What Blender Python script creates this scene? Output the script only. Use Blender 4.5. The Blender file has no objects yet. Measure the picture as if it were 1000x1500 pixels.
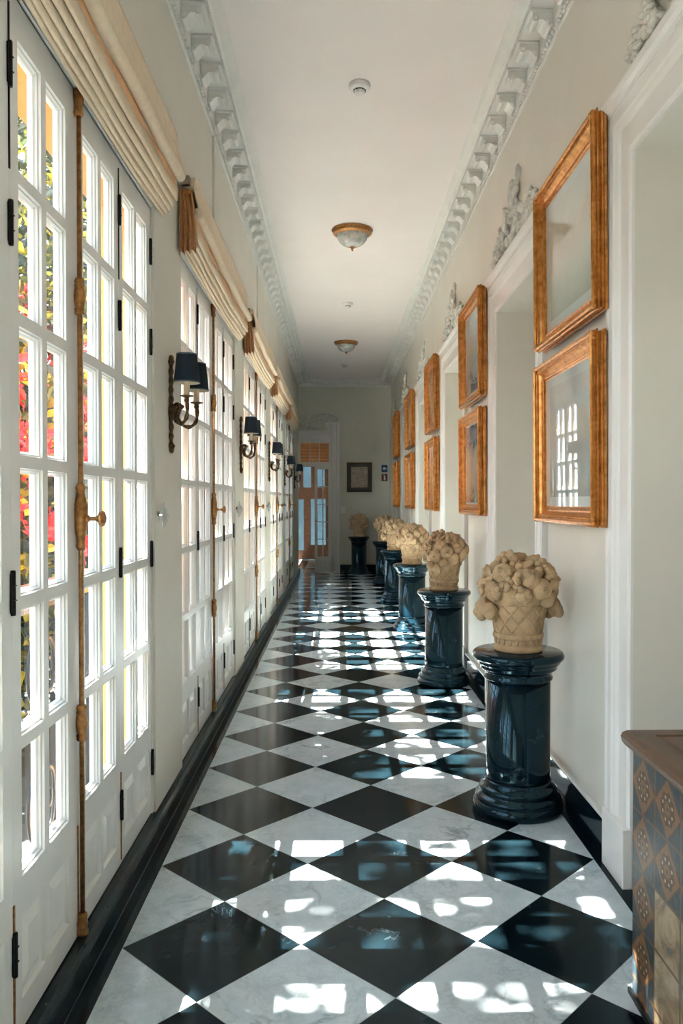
import bpy, math, random
from mathutils import Vector, Matrix, noise
PI = math.pi
C = bpy.context.scene.collection
S = bpy.context.scene

# ------------------------------------------------------------------ materials
def lin(c):
    f = lambda v: v/12.92 if v <= .04045 else ((v+.055)/1.055)**2.4
    return (f(c[0]), f(c[1]), f(c[2]), 1)

class NT:
    def __init__(s, name):
        s.m = bpy.data.materials.new(name); s.m.use_nodes = True
        s.t = s.m.node_tree; s.t.nodes.clear()
        s.out = s.n('ShaderNodeOutputMaterial')
    def n(s, kind, **kw):
        nd = s.t.nodes.new(kind)
        for k, v in kw.items(): setattr(nd, k, v)
        return nd
    def l(s, a, b): s.t.links.new(a, b)
    def val(s, sock, v):
        if isinstance(v, (int, float, tuple)): sock.default_value = v
        else: s.l(v, sock)
    def math(s, op, a, b=None, c=None):
        nd = s.n('ShaderNodeMath', operation=op)
        for i, v in enumerate((a, b, c)):
            if v is not None: s.val(nd.inputs[i], v)
        return nd.outputs[0]
    def mix(s, f, a, b):
        nd = s.n('ShaderNodeMix', data_type='RGBA'); s.val(nd.inputs[0], f)
        s.val(nd.inputs[6], a); s.val(nd.inputs[7], b); return nd.outputs[2]
    def noise(s, vec, scale, detail=4, rough=.5, dist=0, out='Fac'):
        nd = s.n('ShaderNodeTexNoise'); s.l(vec, nd.inputs['Vector'])
        nd.inputs['Scale'].default_value = scale; nd.inputs['Detail'].default_value = detail
        nd.inputs['Roughness'].default_value = rough; nd.inputs['Distortion'].default_value = dist
        return nd.outputs[out]
    def ramp(s, f, stops):
        nd = s.n('ShaderNodeValToRGB'); s.l(f, nd.inputs[0]); r = nd.color_ramp
        while len(r.elements) < len(stops): r.elements.new(.5)
        for e, (p, c) in zip(r.elements, stops): e.position = p; e.color = c
        return nd.outputs[0]
    def obj(s): return s.n('ShaderNodeTexCoord').outputs['Object']
    def sep(s, v):
        nd = s.n('ShaderNodeSeparateXYZ'); s.l(v, nd.inputs[0]); return nd.outputs
    def comb(s, x, y, z):
        nd = s.n('ShaderNodeCombineXYZ')
        for i, v in enumerate((x, y, z)): s.val(nd.inputs[i], v)
        return nd.outputs[0]
    def pbr(s, col, rough=.5, metal=0, bump=None, bstr=.3, bdist=.01, **kw):
        b = s.n('ShaderNodeBsdfPrincipled')
        s.val(b.inputs['Base Color'], col); s.val(b.inputs['Roughness'], rough); s.val(b.inputs['Metallic'], metal)
        for k, v in kw.items(): s.val(b.inputs[k.replace('_', ' ')], v)
        if bump is not None:
            bp = s.n('ShaderNodeBump'); bp.inputs['Strength'].default_value = bstr; bp.inputs['Distance'].default_value = bdist
            s.l(bump, bp.inputs['Height']); s.l(bp.outputs[0], b.inputs['Normal'])
        s.l(b.outputs[0], s.out.inputs[0]); return b

M = {}
def simple(name, rgb, rough=.5, metal=0, nscale=8, var=.06, bstr=.12, bdist=.004, **kw):
    t = NT(name); o = t.obj(); c = lin(rgb)
    nz = t.noise(o, nscale, 5, .55)
    d = tuple(max(0, v*(1-var*2)) for v in c[:3])+(1,); e = tuple(min(1, v*(1+var)) for v in c[:3])+(1,)
    col = t.ramp(nz, [(.3, d), (.7, e)])
    fine = t.noise(o, nscale*14, 3, .6)
    t.pbr(col, rough, metal, fine, bstr, bdist, **kw); M[name] = t.m; return t.m

simple('wall_cream', (.85, .83, .78), .62, nscale=1.6, var=.03, bstr=.06)
simple('wall_right', (.86, .84, .79), .42, nscale=1.6, var=.03, bstr=.05)
simple('wall_end', (.83, .82, .76), .65, nscale=1.6, var=.03, bstr=.05)
simple('ceiling_white', (.965, .93, .91), .6, nscale=1.2, var=.02, bstr=.04)
simple('plaster', (.9, .89, .865), .5, nscale=5, var=.03)
simple('relief', (.86, .85, .81), .6, nscale=25, var=.12, bstr=.3)
simple('white_paint', (.91, .905, .885), .28, nscale=3, var=.03, bstr=.06)
simple('casing_paint', (.90, .89, .87), .3, nscale=2, var=.03, bstr=.05)
simple('ochre', (.80, .56, .27), .8, nscale=2, var=.06)
simple('brass', (.69, .50, .31), .32, 1, nscale=60, var=.25, bstr=.3)
simple('old_brass', (.42, .33, .24), .45, 1, nscale=70, var=.35, bstr=.4)
simple('dark_metal', (.16, .155, .15), .45, .8, nscale=40, var=.3)
simple('steel', (.62, .58, .53), .25, 1, nscale=12, var=.1)
simple('terracotta', (.77, .65, .50), .85, nscale=14, var=.14, bstr=.5, bdist=.003)
simple('candle', (.87, .78, .66), .5, nscale=20)
simple('shade_navy', (.02, .10, .155), .85, nscale=90, var=.15, bstr=.4)
simple('shade_trim', (.32, .36, .38), .7)
simple('shade_lining', (.85, .80, .70), .8)
simple('fabric', (.90, .82, .71), .85, nscale=40, var=.04, bstr=.25)
simple('fabric_lit_through', (.90, .69, .50), .85, nscale=40, var=.06, bstr=.25)  # translucent warmth between the blind folds, put into the colour
simple('gold_fabric', (.74, .46, .13), .6, nscale=60, var=.2, bstr=.4, Sheen_Weight=.4)
simple('lobby_view', (.23, .31, .34), .8)
simple('iron', (.12, .14, .16), .3, .6, nscale=20)
simple('rail_wood', (.50, .30, .15), .5, nscale=20, var=.2)
simple('brown_wood', (.60, .42, .30), .45, nscale=15, var=.2)
simple('orange_wood', (.80, .48, .20), .5, nscale=15, var=.2)
simple('top_wood', (.37, .27, .19), .4, nscale=9, var=.22, bstr=.1)
simple('terrace_stone', (.20, .22, .21), .8, nscale=3, var=.1)
simple('leaf_dark', (.10, .17, .15), .5, nscale=5, var=.3)
simple('leaf_green', (.26, .31, .10), .5, nscale=4, var=.3)
simple('leaf_yellow', (.62, .57, .09), .5, nscale=4, var=.2)
simple('blossom', (.88, .13, .17), .6, nscale=4, var=.2)
simple('bark', (.33, .27, .21), .8, nscale=14, var=.2)
simple('sign_blue', (.02, .22, .42), .4, var=0)
simple('sign_red', (.40, .16, .09), .4, var=0)
simple('sign_white', (.88, .90, .90), .4, var=0)
simple('plastic', (.90, .89, .87), .35, nscale=3, var=.02)
simple('black_gap', (.05, .05, .05), .8)
simple('mat_board', (.72, .75, .73), .8, var=.02)
simple('ebony', (.06, .07, .08), .4, nscale=20)

# glazing: clear pane that lets the sun through and mirrors at grazing angles
t = NT('glass'); tr = t.n('ShaderNodeBsdfTransparent'); tr.inputs[0].default_value = (.94, .965, .96, 1)
gl = t.n('ShaderNodeBsdfGlossy'); gl.inputs['Roughness'].default_value = .02
fr = t.n('ShaderNodeFresnel'); fr.inputs[0].default_value = 1.45
mx = t.n('ShaderNodeMixShader'); t.l(t.math('MULTIPLY', fr.outputs[0], .8), mx.inputs[0]); t.l(tr.outputs[0], mx.inputs[1]); t.l(gl.outputs[0], mx.inputs[2])
t.l(mx.outputs[0], t.out.inputs[0]); M['glass'] = t.m
t = NT('frosted_glass'); o = t.obj(); nz = t.noise(o, 18, 3)
t.pbr(t.ramp(nz, [(.42, (.50, .52, .47, 1)), (.6, (.80, .79, .74, 1))]), .18, 0, nz, .2, .004, Transmission_Weight=.25, Coat_Weight=.4); M['frosted_glass'] = t.m
t = NT('crystal'); t.pbr((.86, .87, .86, 1), .04, 0, Transmission_Weight=.7); M['crystal'] = t.m

# marble floor: 40 cm squares laid on the diagonal
HD = .2828; OX = .682; CY = -7.917; CAMH = 1.418
t = NT('marble_floor'); o = t.obj(); sx = t.sep(o)
c = t.math('DIVIDE', t.math('ADD', sx[0], OX), HD); r = t.math('ADD', t.math('DIVIDE', sx[1], HD), CY)
u = t.math('MULTIPLY', t.math('ADD', t.math('ADD', c, r), -1), .5)
v = t.math('MULTIPLY', t.math('ADD', t.math('SUBTRACT', r, c), 1), .5)
fu, fv = t.math('FLOOR', u), t.math('FLOOR', v)
par = t.math('FLOORED_MODULO', t.math('ADD', fu, fv), 2)          # 0 black, 1 white
wn = t.n('ShaderNodeTexWhiteNoise', noise_dimensions='3D'); t.l(t.comb(fu, fv, 0), wn.inputs[0])
off = t.n('ShaderNodeVectorMath', operation='SCALE'); t.l(wn.outputs['Color'], off.inputs[0]); off.inputs['Scale'].default_value = 17
pos = t.n('ShaderNodeVectorMath', operation='ADD'); t.l(o, pos.inputs[0]); t.l(off.outputs[0], pos.inputs[1]); pos = pos.outputs[0]
n1 = t.noise(pos, 5.5, 7, .62, .6); n2 = t.noise(pos, 2.2, 5, .6, .8)
vein = t.math('SUBTRACT', 1, t.math('MINIMUM', t.math('MULTIPLY', t.math('ABSOLUTE', t.math('SUBTRACT', n1, .5)), 26), 1))
vein = t.math('MULTIPLY', vein, t.ramp(n2, [(.45, (0, 0, 0, 1)), (.68, (1, 1, 1, 1))]))
cloud = t.ramp(t.noise(pos, 9, 6, .7, .3), [(.3, lin((.72, .775, .79))), (.7, lin((.82, .86, .87)))])
n3 = t.noise(pos, 19, 7, .7, .9)
fine = t.math('SUBTRACT', 1, t.math('MINIMUM', t.math('MULTIPLY', t.math('ABSOLUTE', t.math('SUBTRACT', n3, .5)), 20), 1))
fine = t.math('MULTIPLY', fine, t.ramp(t.noise(pos, 4, 4, .6), [(.40, (0, 0, 0, 1)), (.66, (1, 1, 1, 1))]))
white = t.mix(t.math('MULTIPLY', vein, .75), cloud, lin((.40, .45, .47)))
white = t.mix(t.math('MULTIPLY', fine, .38), white, lin((.45, .50, .52)))
tint = t.math('MULTIPLY', wn.outputs['Value'], .16)
white = t.mix(tint, white, lin((.60, .64, .65)))
bn = t.noise(pos, 7, 8, .7, 1.2); sc = t.math('SUBTRACT', 1, t.math('MINIMUM', t.math('MULTIPLY', t.math('ABSOLUTE', t.math('SUBTRACT', bn, .5)), 60), 1))
sc = t.math('MULTIPLY', sc, t.ramp(t.noise(pos, 5, 3), [(.58, (0, 0, 0, 1)), (.72, (1, 1, 1, 1))]))
black = t.mix(t.math('MULTIPLY', sc, .35), lin((.035, .080, .098)), lin((.42, .47, .49)))
eu = t.math('ABSOLUTE', t.math('SUBTRACT', t.math('FRACT', u), .5)); ev = t.math('ABSOLUTE', t.math('SUBTRACT', t.math('FRACT', v), .5))
joint = t.math('GREATER_THAN', t.math('MAXIMUM', eu, ev), .4968)
col = t.mix(par, black, white); col = t.mix(t.math('MULTIPLY', joint, .5), col, lin((.45, .45, .43)))
edge = t.math('MAXIMUM', t.math('LESS_THAN', sx[0], -OX), t.math('GREATER_THAN', sx[0], 1.015))
col = t.mix(edge, col, lin((.05, .10, .125)))
rn = t.noise(o, 3.5, 5, .6)
t.pbr(col, t.math('ADD', .05, t.math('MULTIPLY', rn, .10)), 0, t.noise(o, 2.5, 2), .06, .003, Specular_IOR_Level=.15, Specular_Tint=(.2, .75, 1, 1)); M['marble_floor'] = t.m

t = NT('black_marble'); o = t.obj(); bn = t.noise(o, 5, 7, .65, 1)
sc = t.math('SUBTRACT', 1, t.math('MINIMUM', t.math('MULTIPLY', t.math('ABSOLUTE', t.math('SUBTRACT', bn, .5)), 80), 1))
sc = t.math('MULTIPLY', sc, t.ramp(t.noise(o, 9, 3), [(.56, (0, 0, 0, 1)), (.7, (1, 1, 1, 1))]))
t.pbr(t.mix(t.math('MULTIPLY', sc, .4), lin((.03, .095, .13)), lin((.3, .36, .38))), t.math('ADD', .04, t.math('MULTIPLY', bn, .1)), 0, t.noise(o, 30, 2), .03, .002, Specular_IOR_Level=.45, Specular_Tint=(.5, .85, 1, 1)); M['black_marble'] = t.m
t = NT('kerb_marble'); o = t.obj(); bn = t.noise(o, 6, 7, .65, 1)
t.pbr(t.ramp(bn, [(.3, lin((.03, .075, .10))), (.75, lin((.09, .15, .18)))]), t.math('ADD', .12, t.math('MULTIPLY', bn, .2)), 0, bn, .1, .004, Specular_IOR_Level=.2, Specular_Tint=(.5, .85, 1, 1)); M['kerb_marble'] = t.m

# gilded picture frame: antique gold with darker rubbed grooves
t = NT('gilt'); o = t.obj(); nz = t.noise(o, 26, 5, .6, .2)
t.pbr(t.ramp(nz, [(.3, lin((.60, .38, .17))), (.5, lin((.77, .52, .26))), (.7, lin((.86, .63, .37)))]), .3, .8, nz, .12, .002); M['gilt'] = t.m

def painting(name, sky, mid, low, accent, seed, z0, z1, y0, y1, border=0.0):
    """pale landscape print: sky, hills and ground split by noise, in object space (y across, z up)"""
    t = NT(name); o = t.obj(); s = t.sep(o)
    ofs = t.n('ShaderNodeVectorMath', operation='ADD'); t.l(o, ofs.inputs[0]); ofs.inputs[1].default_value = (seed*3.1, seed*1.7, seed*.9)
    n = t.noise(ofs.outputs[0], 5, 6, .62, .8); n2 = t.noise(ofs.outputs[0], 16, 5, .7, .4)
    h = t.math('DIVIDE', t.math('SUBTRACT', s[2], z0), z1-z0)
    hh = t.math('ADD', h, t.math('MULTIPLY', t.math('SUBTRACT', n, .5), .5))
    colr = t.ramp(hh, [(.18, lin(low)), (.38, lin(mid)), (.58, lin(accent)), (.72, lin(sky)), (1, lin(sky))])
    colr = t.mix(t.math('MULTIPLY', n2, .45), colr, lin(mid))
    if border:
        w = t.math('DIVIDE', t.math('SUBTRACT', s[1], y0), y1-y0)
        ed = t.math('MAXIMUM', t.math('ABSOLUTE', t.math('SUBTRACT', w, .5)), t.math('ABSOLUTE', t.math('SUBTRACT', h, .5)))
        colr = t.mix(t.math('GREATER_THAN', ed, .5-border), colr, lin((.70, .74, .73)))
    t.pbr(colr, .7, 0, Coat_Weight=1.0, Coat_Roughness=.015, Coat_IOR=1.55); M[name] = t.m; return t.m

# tin-glazed tiles: ochre diamond with a ring of beads on blue, laid in object space (y across, z up)
t = NT('patterned_tile'); o = t.obj(); s = t.sep(o); TS = .158
a = t.math('DIVIDE', t.math('SUBTRACT', 2.195, s[1]), TS); b = t.math('DIVIDE', t.math('SUBTRACT', .72, s[2]), TS)
ax = t.math('SUBTRACT', t.math('FRACT', a), .5); bz = t.math('SUBTRACT', t.math('FRACT', b), .5)
wob = t.math('MULTIPLY', t.math('SUBTRACT', t.noise(o, 45, 3), .5), .10)
dia = t.math('ADD', t.math('ADD', t.math('ABSOLUTE', ax), t.math('ABSOLUTE', bz)), wob)
rad = t.math('SQRT', t.math('ADD', t.math('MULTIPLY', ax, ax), t.math('MULTIPLY', bz, bz)))
ang = t.math('ARCTAN2', bz, ax)
blue, och, dk, cream = lin((.13, .19, .22)), lin((.44, .30, .17)), lin((.27, .19, .13)), lin((.66, .58, .44))
col = t.mix(t.math('LESS_THAN', dia, .50), blue, och)
col = t.mix(t.math('MULTIPLY', t.math('LESS_THAN', t.math('ABSOLUTE', t.math('SUBTRACT', dia, .50)), .022), 1), col, dk)
ring = t.math('LESS_THAN', t.math('ABSOLUTE', t.math('SUBTRACT', rad, t.math('ADD', .19, t.math('MULTIPLY', t.math('SINE', t.math('MULTIPLY', ang, 8)), .02)))), .075)
col = t.mix(ring, col, dk)
da = t.math('SUBTRACT', t.math('FRACT', t.math('MULTIPLY', ang, 8/(2*PI))), .5)
dots = t.math('LESS_THAN', t.math('ADD', t.math('POWER', t.math('MULTIPLY', da, .15), 2), t.math('POWER', t.math('SUBTRACT', rad, .19), 2)), .0009)
col = t.mix(dots, col, cream)
col = t.mix(t.math('LESS_THAN', rad, .085), col, och); col = t.mix(t.math('LESS_THAN', rad, .035), col, blue)
big = t.math('MULTIPLY', t.math('GREATER_THAN', a, 1), t.math('GREATER_THAN', b, 2))
pn = t.noise(o, 7, 6, .65, 1.5); pan = t.ramp(pn, [(.30, lin((.22, .28, .31))), (.45, lin((.50, .42, .31))), (.6, lin((.62, .55, .44))), (.75, lin((.36, .25, .16)))])
col = t.mix(big, col, pan)
g = t.math('GREATER_THAN', t.math('MAXIMUM', t.math('ABSOLUTE', ax), t.math('ABSOLUTE', bz)), .475)
col = t.mix(g, col, lin((.34, .25, .17)))
wear = t.ramp(t.noise(o, 22, 6, .75), [(.52, (0, 0, 0, 1)), (.75, (1, 1, 1, 1))])
col = t.mix(t.math('MULTIPLY', wear, .35), col, lin((.50, .44, .36)))
t.pbr(col, .42, 0, t.math('SUBTRACT', t.noise(o, 30, 3), t.math('MULTIPLY', g, 1.5)), .35, .004, Specular_IOR_Level=.35, Coat_Weight=.12, Coat_Roughness=.2); M['patterned_tile'] = t.m

# ------------------------------------------------------------------ mesh building
class MB:
    def __init__(s): s.v = []; s.f = []; s.sm = []; s.fm = []; s.cur = 0
    def add(s, vs, fs, smooth=False, mtx=None):
        b = len(s.v)
        s.v += [tuple(mtx @ Vector(p)) if mtx else tuple(p) for p in vs]
        for f in fs: s.f.append(tuple(b+i for i in f)); s.sm.append(smooth); s.fm.append(s.cur)
        return s
    def box(s, x0, x1, y0, y1, z0, z1, mtx=None):
        x0, x1 = sorted((x0, x1)); y0, y1 = sorted((y0, y1)); z0, z1 = sorted((z0, z1))
        vs = [(x0,y0,z0),(x1,y0,z0),(x1,y1,z0),(x0,y1,z0),(x0,y0,z1),(x1,y0,z1),(x1,y1,z1),(x0,y1,z1)]
        return s.add(vs, [(0,3,2,1),(4,5,6,7),(0,1,5,4),(1,2,6,5),(2,3,7,6),(3,0,4,7)], False, mtx)
    def lathe(s, prof, seg=32, mtx=None, smooth=True):
        vs = []; n = len(prof)
        for i in range(seg):
            a = 2*PI*i/seg
            for r, z in prof: vs.append((r*math.cos(a), r*math.sin(a), z))
        fs = []
        for i in range(seg):
            j = (i+1) % seg
            for k in range(n-1): fs.append((i*n+k, j*n+k, j*n+k+1, i*n+k+1))
        return s.add(vs, fs, smooth, mtx)
    def tube(s, pts, rad, seg=8, cap=True, flat=1.0):
        pts = [Vector(p) for p in pts]; n = len(pts); vs = []
        rad = rad if isinstance(rad, (list, tuple)) else [rad]*n
        up = None
        for i, p in enumerate(pts):
            d = (pts[min(i+1, n-1)]-pts[max(i-1, 0)]).normalized()
            if up is None:
                up = Vector((0, 0, 1)) if abs(d.z) < .9 else Vector((1, 0, 0))
            a = d.cross(up).normalized(); b = a.cross(d).normalized(); up = b
            for k in range(seg):
                t = 2*PI*k/seg; vs.append(p+(a*math.cos(t)+b*math.sin(t)*flat)*rad[i])
        fs = [(i*seg+k, i*seg+(k+1) % seg, (i+1)*seg+(k+1) % seg, (i+1)*seg+k) for i in range(n-1) for k in range(seg)]
        if cap: fs += [tuple(range(seg-1, -1, -1)), tuple((n-1)*seg+k for k in range(seg))]
        return s.add(vs, fs, True)
    def ball(s, c, r, mtx=None, seg=12, rings=8, fn=None):
        """ellipsoid; fn(theta, phi) scales the radius"""
        r = (r, r, r) if isinstance(r, (int, float)) else r
        vs = []; 
        for i in range(rings+1):
            ph = PI*i/rings
            for k in range(seg):
                th = 2*PI*k/seg; q = fn(th, ph) if fn else 1
                vs.append(Vector((r[0]*q*math.sin(ph)*math.cos(th), r[1]*q*math.sin(ph)*math.sin(th), r[2]*q*math.cos(ph))))
        R = mtx if mtx else Matrix.Identity(3)
        vs = [Vector(c)+R @ v for v in vs]
        fs = [(i*seg+k, (i+1)*seg+k, (i+1)*seg+(k+1) % seg, i*seg+(k+1) % seg) for i in range(rings) for k in range(seg)]
        return s.add(vs, fs, True)
    def sweep(s, prof, path_fn, ts, closed=False, smooth=False):
        """prof: list of 2D points; path_fn(a, b, t) -> 3D"""
        n = len(prof); vs = [path_fn(a, b, t) for t in ts for a, b in prof]; m = n if closed else n-1
        fs = [(i*n+k, i*n+(k+1) % n, (i+1)*n+(k+1) % n, (i+1)*n+k) for i in range(len(ts)-1) for k in range(m)]
        if closed: fs += [tuple(range(n-1, -1, -1)), tuple((len(ts)-1)*n+k for k in range(n))]
        return s.add(vs, fs, smooth)
    def build(s, name, mat, parent=None, bevel=0, recalc=True):
        me = bpy.data.meshes.new(name); me.from_pydata(s.v, [], s.f)
        mats = mat if isinstance(mat, (list, tuple)) else [mat]
        for m in mats: me.materials.append(M[m] if isinstance(m, str) else m)
        me.polygons.foreach_set('use_smooth', s.sm); me.polygons.foreach_set('material_index', s.fm)
        if recalc:
            import bmesh
            bm = bmesh.new(); bm.from_mesh(me)
            bmesh.ops.remove_doubles(bm, verts=bm.verts, dist=1e-5)
            bmesh.ops.recalc_face_normals(bm, faces=bm.faces); bm.to_mesh(me); bm.free()
        me.update()
        o = bpy.data.objects.new(name, me); C.objects.link(o)
        if parent is not None: o.parent = parent
        if bevel:
            b = o.modifiers.new('bevel', 'BEVEL'); b.width = bevel; b.segments = 2; b.limit_method = 'ANGLE'; b.angle_limit = math.radians(50)
        return o

def empty(name, loc=(0, 0, 0)):
    o = bpy.data.objects.new(name, None); C.objects.link(o); o.location = loc; o.empty_display_size = .1; return o
def tag(o, label, cat, group=None, kind=None):
    if label: o['label'] = label
    if cat: o['category'] = cat
    if group: o['group'] = group
    if kind: o['kind'] = kind
    return o
def struct(o, label, cat='structure'): return tag(o, label, cat, kind='structure')
def dup(o, loc=None, parent=None):
    c = o.copy(); C.objects.link(c); c.parent = parent
    if loc is not None: c.location = loc
    for ch in list(o.children): dup(ch, None, c)
    return c

# ------------------------------------------------------------------ layout
WL, WR, DL = -.775, 1.075, -.79           # left wall face, right wall face, door face
YE = 15.8; YB = -2.6; ZC = 3.82; HEAD = 2.665
OPEN = [(1.455, 3.40), (3.98, 6.06), (6.62, 8.70), (9.25, 11.33), (11.88, 13.96), (-.95, .87)]  # last bay is unseen, added so daylight reaches the near end
F = [.52, 3.06, 5.53, 8.05, 10.6, 13.1, 15.7]   # far outer edge of each right-hand doorway's casing
PW = .96                                        # pier between casings

# floor, ceiling
struct(MB().box(-.86, 1.60, YB, 20.5, -.12, 0).build('floor', 'marble_floor'), 'polished black and white marble floor laid in diagonal squares', 'floor')
struct(MB().box(-1.04, 1.6, YB-.1, YE+.12, ZC, ZC+.12).build('ceiling', 'ceiling_white'), 'smooth off-white corridor ceiling', 'ceiling')

# left wall: piers, lintel, outer ochre skin
def left_wall(x0, x1, name, mat, label):
    m = MB(); ops = sorted(OPEN); y = YB
    for a, b in ops: m.box(x0, x1, y, a, 0, HEAD); y = b
    m.box(x0, x1, y, YE, 0, HEAD); m.box(x0, x1, YB, YE, HEAD, ZC)
    for a, b in ops: m.box(x0, x1, a, b, -.1, .085)
    return struct(m.build(name, mat), label, 'wall')
left_wall(WL, -.86, 'wall_left', 'wall_cream', 'cream plaster wall between the tall glazed doors')
left_wall(-.8605, -1.03, 'wall_left_exterior', 'ochre', 'ochre outer face of the wall seen through the panes')
# kerb
prof = [(-.79, 0), (-.741, 0), (-.741, .066), (-.744, .076), (-.752, .085), (-.762, .09), (-.842, .09), (-.842, 0)]
m = MB().sweep(prof, lambda a, b, t: (a, t, b), [YB, YE], True)
struct(m.build('baseboard_left', 'kerb_marble'), 'black marble kerb running under the glazed doors', 'baseboard')
m = MB().box(-.7415, -.739, YB, YE, 0, .0035)
struct(m.build('trim_1', 'shade_trim'), 'thin pale joint along the foot of the left kerb', 'trim')

# right wall with doorways
m = MB(); y = YB
for k in range(len(F)):
    near = F[k]-1.55 if k == 0 else F[k-1]+PW
    a, b = near+.22, F[k]-.22
    if k == 0: a = -.9
    m.box(WR, WR+.5, y, a, 0, HEAD+.02); y = b
m.box(WR, WR+.5, y, YE, 0, HEAD+.02); m.box(WR, WR+.5, YB, YE, HEAD+.02, ZC)
struct(m.build('wall_right', 'wall_right'), 'cream wall with doorways and gilt framed pictures', 'wall')
struct(MB().box(-1.04, WR+.5, YB-.12, YB, 0, ZC).build('wall_back', 'wall_cream'), 'cream wall closing the corridor behind the viewer', 'wall')

# black skirting and white bead on the right, casings and closed doors inside the doorways
m = MB(); w = MB()
for k in range(len(F)-1):
    a, b = F[k], F[k]+PW
    m.box(1.054, WR+.002, a, b, 0, .152); w.box(1.052, WR+.002, a, b, .152, .168)
m.box(1.054, WR+.002, YB, -1.1, 0, .152)
struct(m.build('baseboard_right', 'black_marble', bevel=.003), 'black marble skirting on the right wall', 'baseboard')
struct(w.build('trim_2', 'casing_paint', bevel=.004), 'white bead on top of the right skirting', 'trim')

def casing(n, a, b, first=False):
    """moulded surround; a, b = clear opening along y"""
    root = empty('trim_%d' % n, (WR, (a+b)/2, 0)); yc = (a+b)/2
    words = ['nearest', 'second', 'third', 'fourth', 'fifth', 'sixth', 'seventh']
    struct(root, 'white moulded casing around the %s doorway on the right' % words[n-3], 'door casing')
    W = .22; P = [(0, 0), (.010, .0), (.012, .012), (.016, .02), (.016, .045), (.010, .05), (.010, .115), (.014, .122), (.020, .13), (.024, .14), (.030, .150), (.030, .185), (.024, .19), (.030, .205), (.030, W), (0, W)]
    zt = HEAD+.02
    for side in (0, 1):
        if first and side == 0: continue
        e = a if side == 0 else b; sg = -1 if side == 0 else 1
        q = MB()
        def pf(p, o, t, e=e, sg=sg):
            return (-p, e+sg*o-yc, .22 if t == 0 else zt+o)
        q.sweep(P, pf, [0, 1], True)
        q.build('upright', 'casing_paint', root)
        pl = MB().box(-.038, 0, e-yc-sg*.004, e-yc+sg*(W+.004), 0, .22)
        pl.build('plinth_block', 'casing_paint', root, bevel=.004)
        er = MB()
        er.box(-.032, 0, e-yc+sg*W, e-yc+sg*(W+.03), 2.33, zt+W)
        er.build('ear', 'casing_paint', root, bevel=.006)
    q = MB(); q.sweep(P, lambda p, o, t: (-p, (a-o-yc) if t == 0 else (b+o-yc), zt+o), [0, 1], True)
    q.build('head', 'casing_paint', root)
    cp = MB().sweep([(0, zt+W-.02), (.032, zt+W-.02), (.036, zt+W-.005), (.05, zt+W+.005), (.055, zt+W+.02), (.055, zt+W+.03), (0, zt+W+.03)],
                    lambda p, z, t: (-p, t, z), [a-yc-W-.04, b-yc+W+.04], True)
    cp.build('cap_moulding', 'casing_paint', root)
    return root
def panel_rings(m, X, y0, y1, z0, z1, seq, sgn=1, cap=True):
    """nested rectangles: seq of (inset, depth)"""
    ps = []
    for ins, d in seq:
        ps.append([(X-sgn*d, y0+ins, z0+ins), (X-sgn*d, y1-ins, z0+ins), (X-sgn*d, y1-ins, z1-ins), (X-sgn*d, y0+ins, z1-ins)])
    for p, q in zip(ps, ps[1:]):
        m.add(p+q, [(i, (i+1) % 4, 4+(i+1) % 4, 4+i) for i in range(4)])
    if cap: m.add(ps[-1], [(0, 1, 2, 3)])
def grid_face(m, X, ys, zs, holes):
    for i in range(len(ys)-1):
        for j in range(len(zs)-1):
            if (i, j) in holes: continue
            m.add([(X, ys[i], zs[j]), (X, ys[i+1], zs[j]), (X, ys[i+1], zs[j+1]), (X, ys[i], zs[j+1])], [(0, 1, 2, 3)])

DOORWAYS = []
for k in range(len(F)):
    a = (-.9) if k == 0 else F[k-1]+PW+.22
    b = F[k]-.22
    DOORWAYS.append((a, b))
words = ['first', 'second', 'third', 'fourth', 'fifth', 'sixth']
idx = 3
for k in (1, 2, 3, 4, 5, 6):
    a, b = DOORWAYS[k]; casing(idx, a, b); idx += 1
dn = 7
for k in range(0, 7):
    a, b = DOORWAYS[k]; zt = HEAD+.02
    d = empty('door_%d' % dn, (WR+.42, (a+b)/2, 0))
    wd = ['behind the viewer', 'behind the tiled cabinet', 'between the first and second pairs of pictures', 'between the second and third pairs of pictures', 'between the third and fourth pairs of pictures', 'between the fourth and fifth pairs of pictures', 'nearest the end wall'][k]
    struct(d, 'white panelled door deep in the right doorway ' + wd, 'door'); dn += 1
    m = MB(); h = (b-a)/2-.005
    ys = [-h, -h+.1, -.06, .06, h-.1, h]; zs = [.01, .18, .95, 1.10, 2.05, 2.17, zt-.12, zt-.005]
    holes = {(i, j) for i in (1, 3) for j in (1, 3, 5)}
    grid_face(m, 0, ys, zs, holes)
    for i, j in holes: panel_rings(m, 0, ys[i], ys[i+1], zs[j], zs[j+1], [(0, 0), (.012, -.012), (.02, -.012), (.05, -.002)], 1)
    m.box(.012, .04, -h, h, .01, zt-.005)
    m.build('leaf', 'casing_paint', d, recalc=False)
    MB().lathe([(0, 0), (.02, 0), (.02, .004), (.008, .008), (.008, .04), (.024, .05), (.026, .062), (.015, .072), (0, .074)], 16, Matrix.Translation((0, -h+.05, 1.03)) @ Matrix.Rotation(-PI/2, 4, 'Y')).build('knob', 'brass', d)

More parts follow.
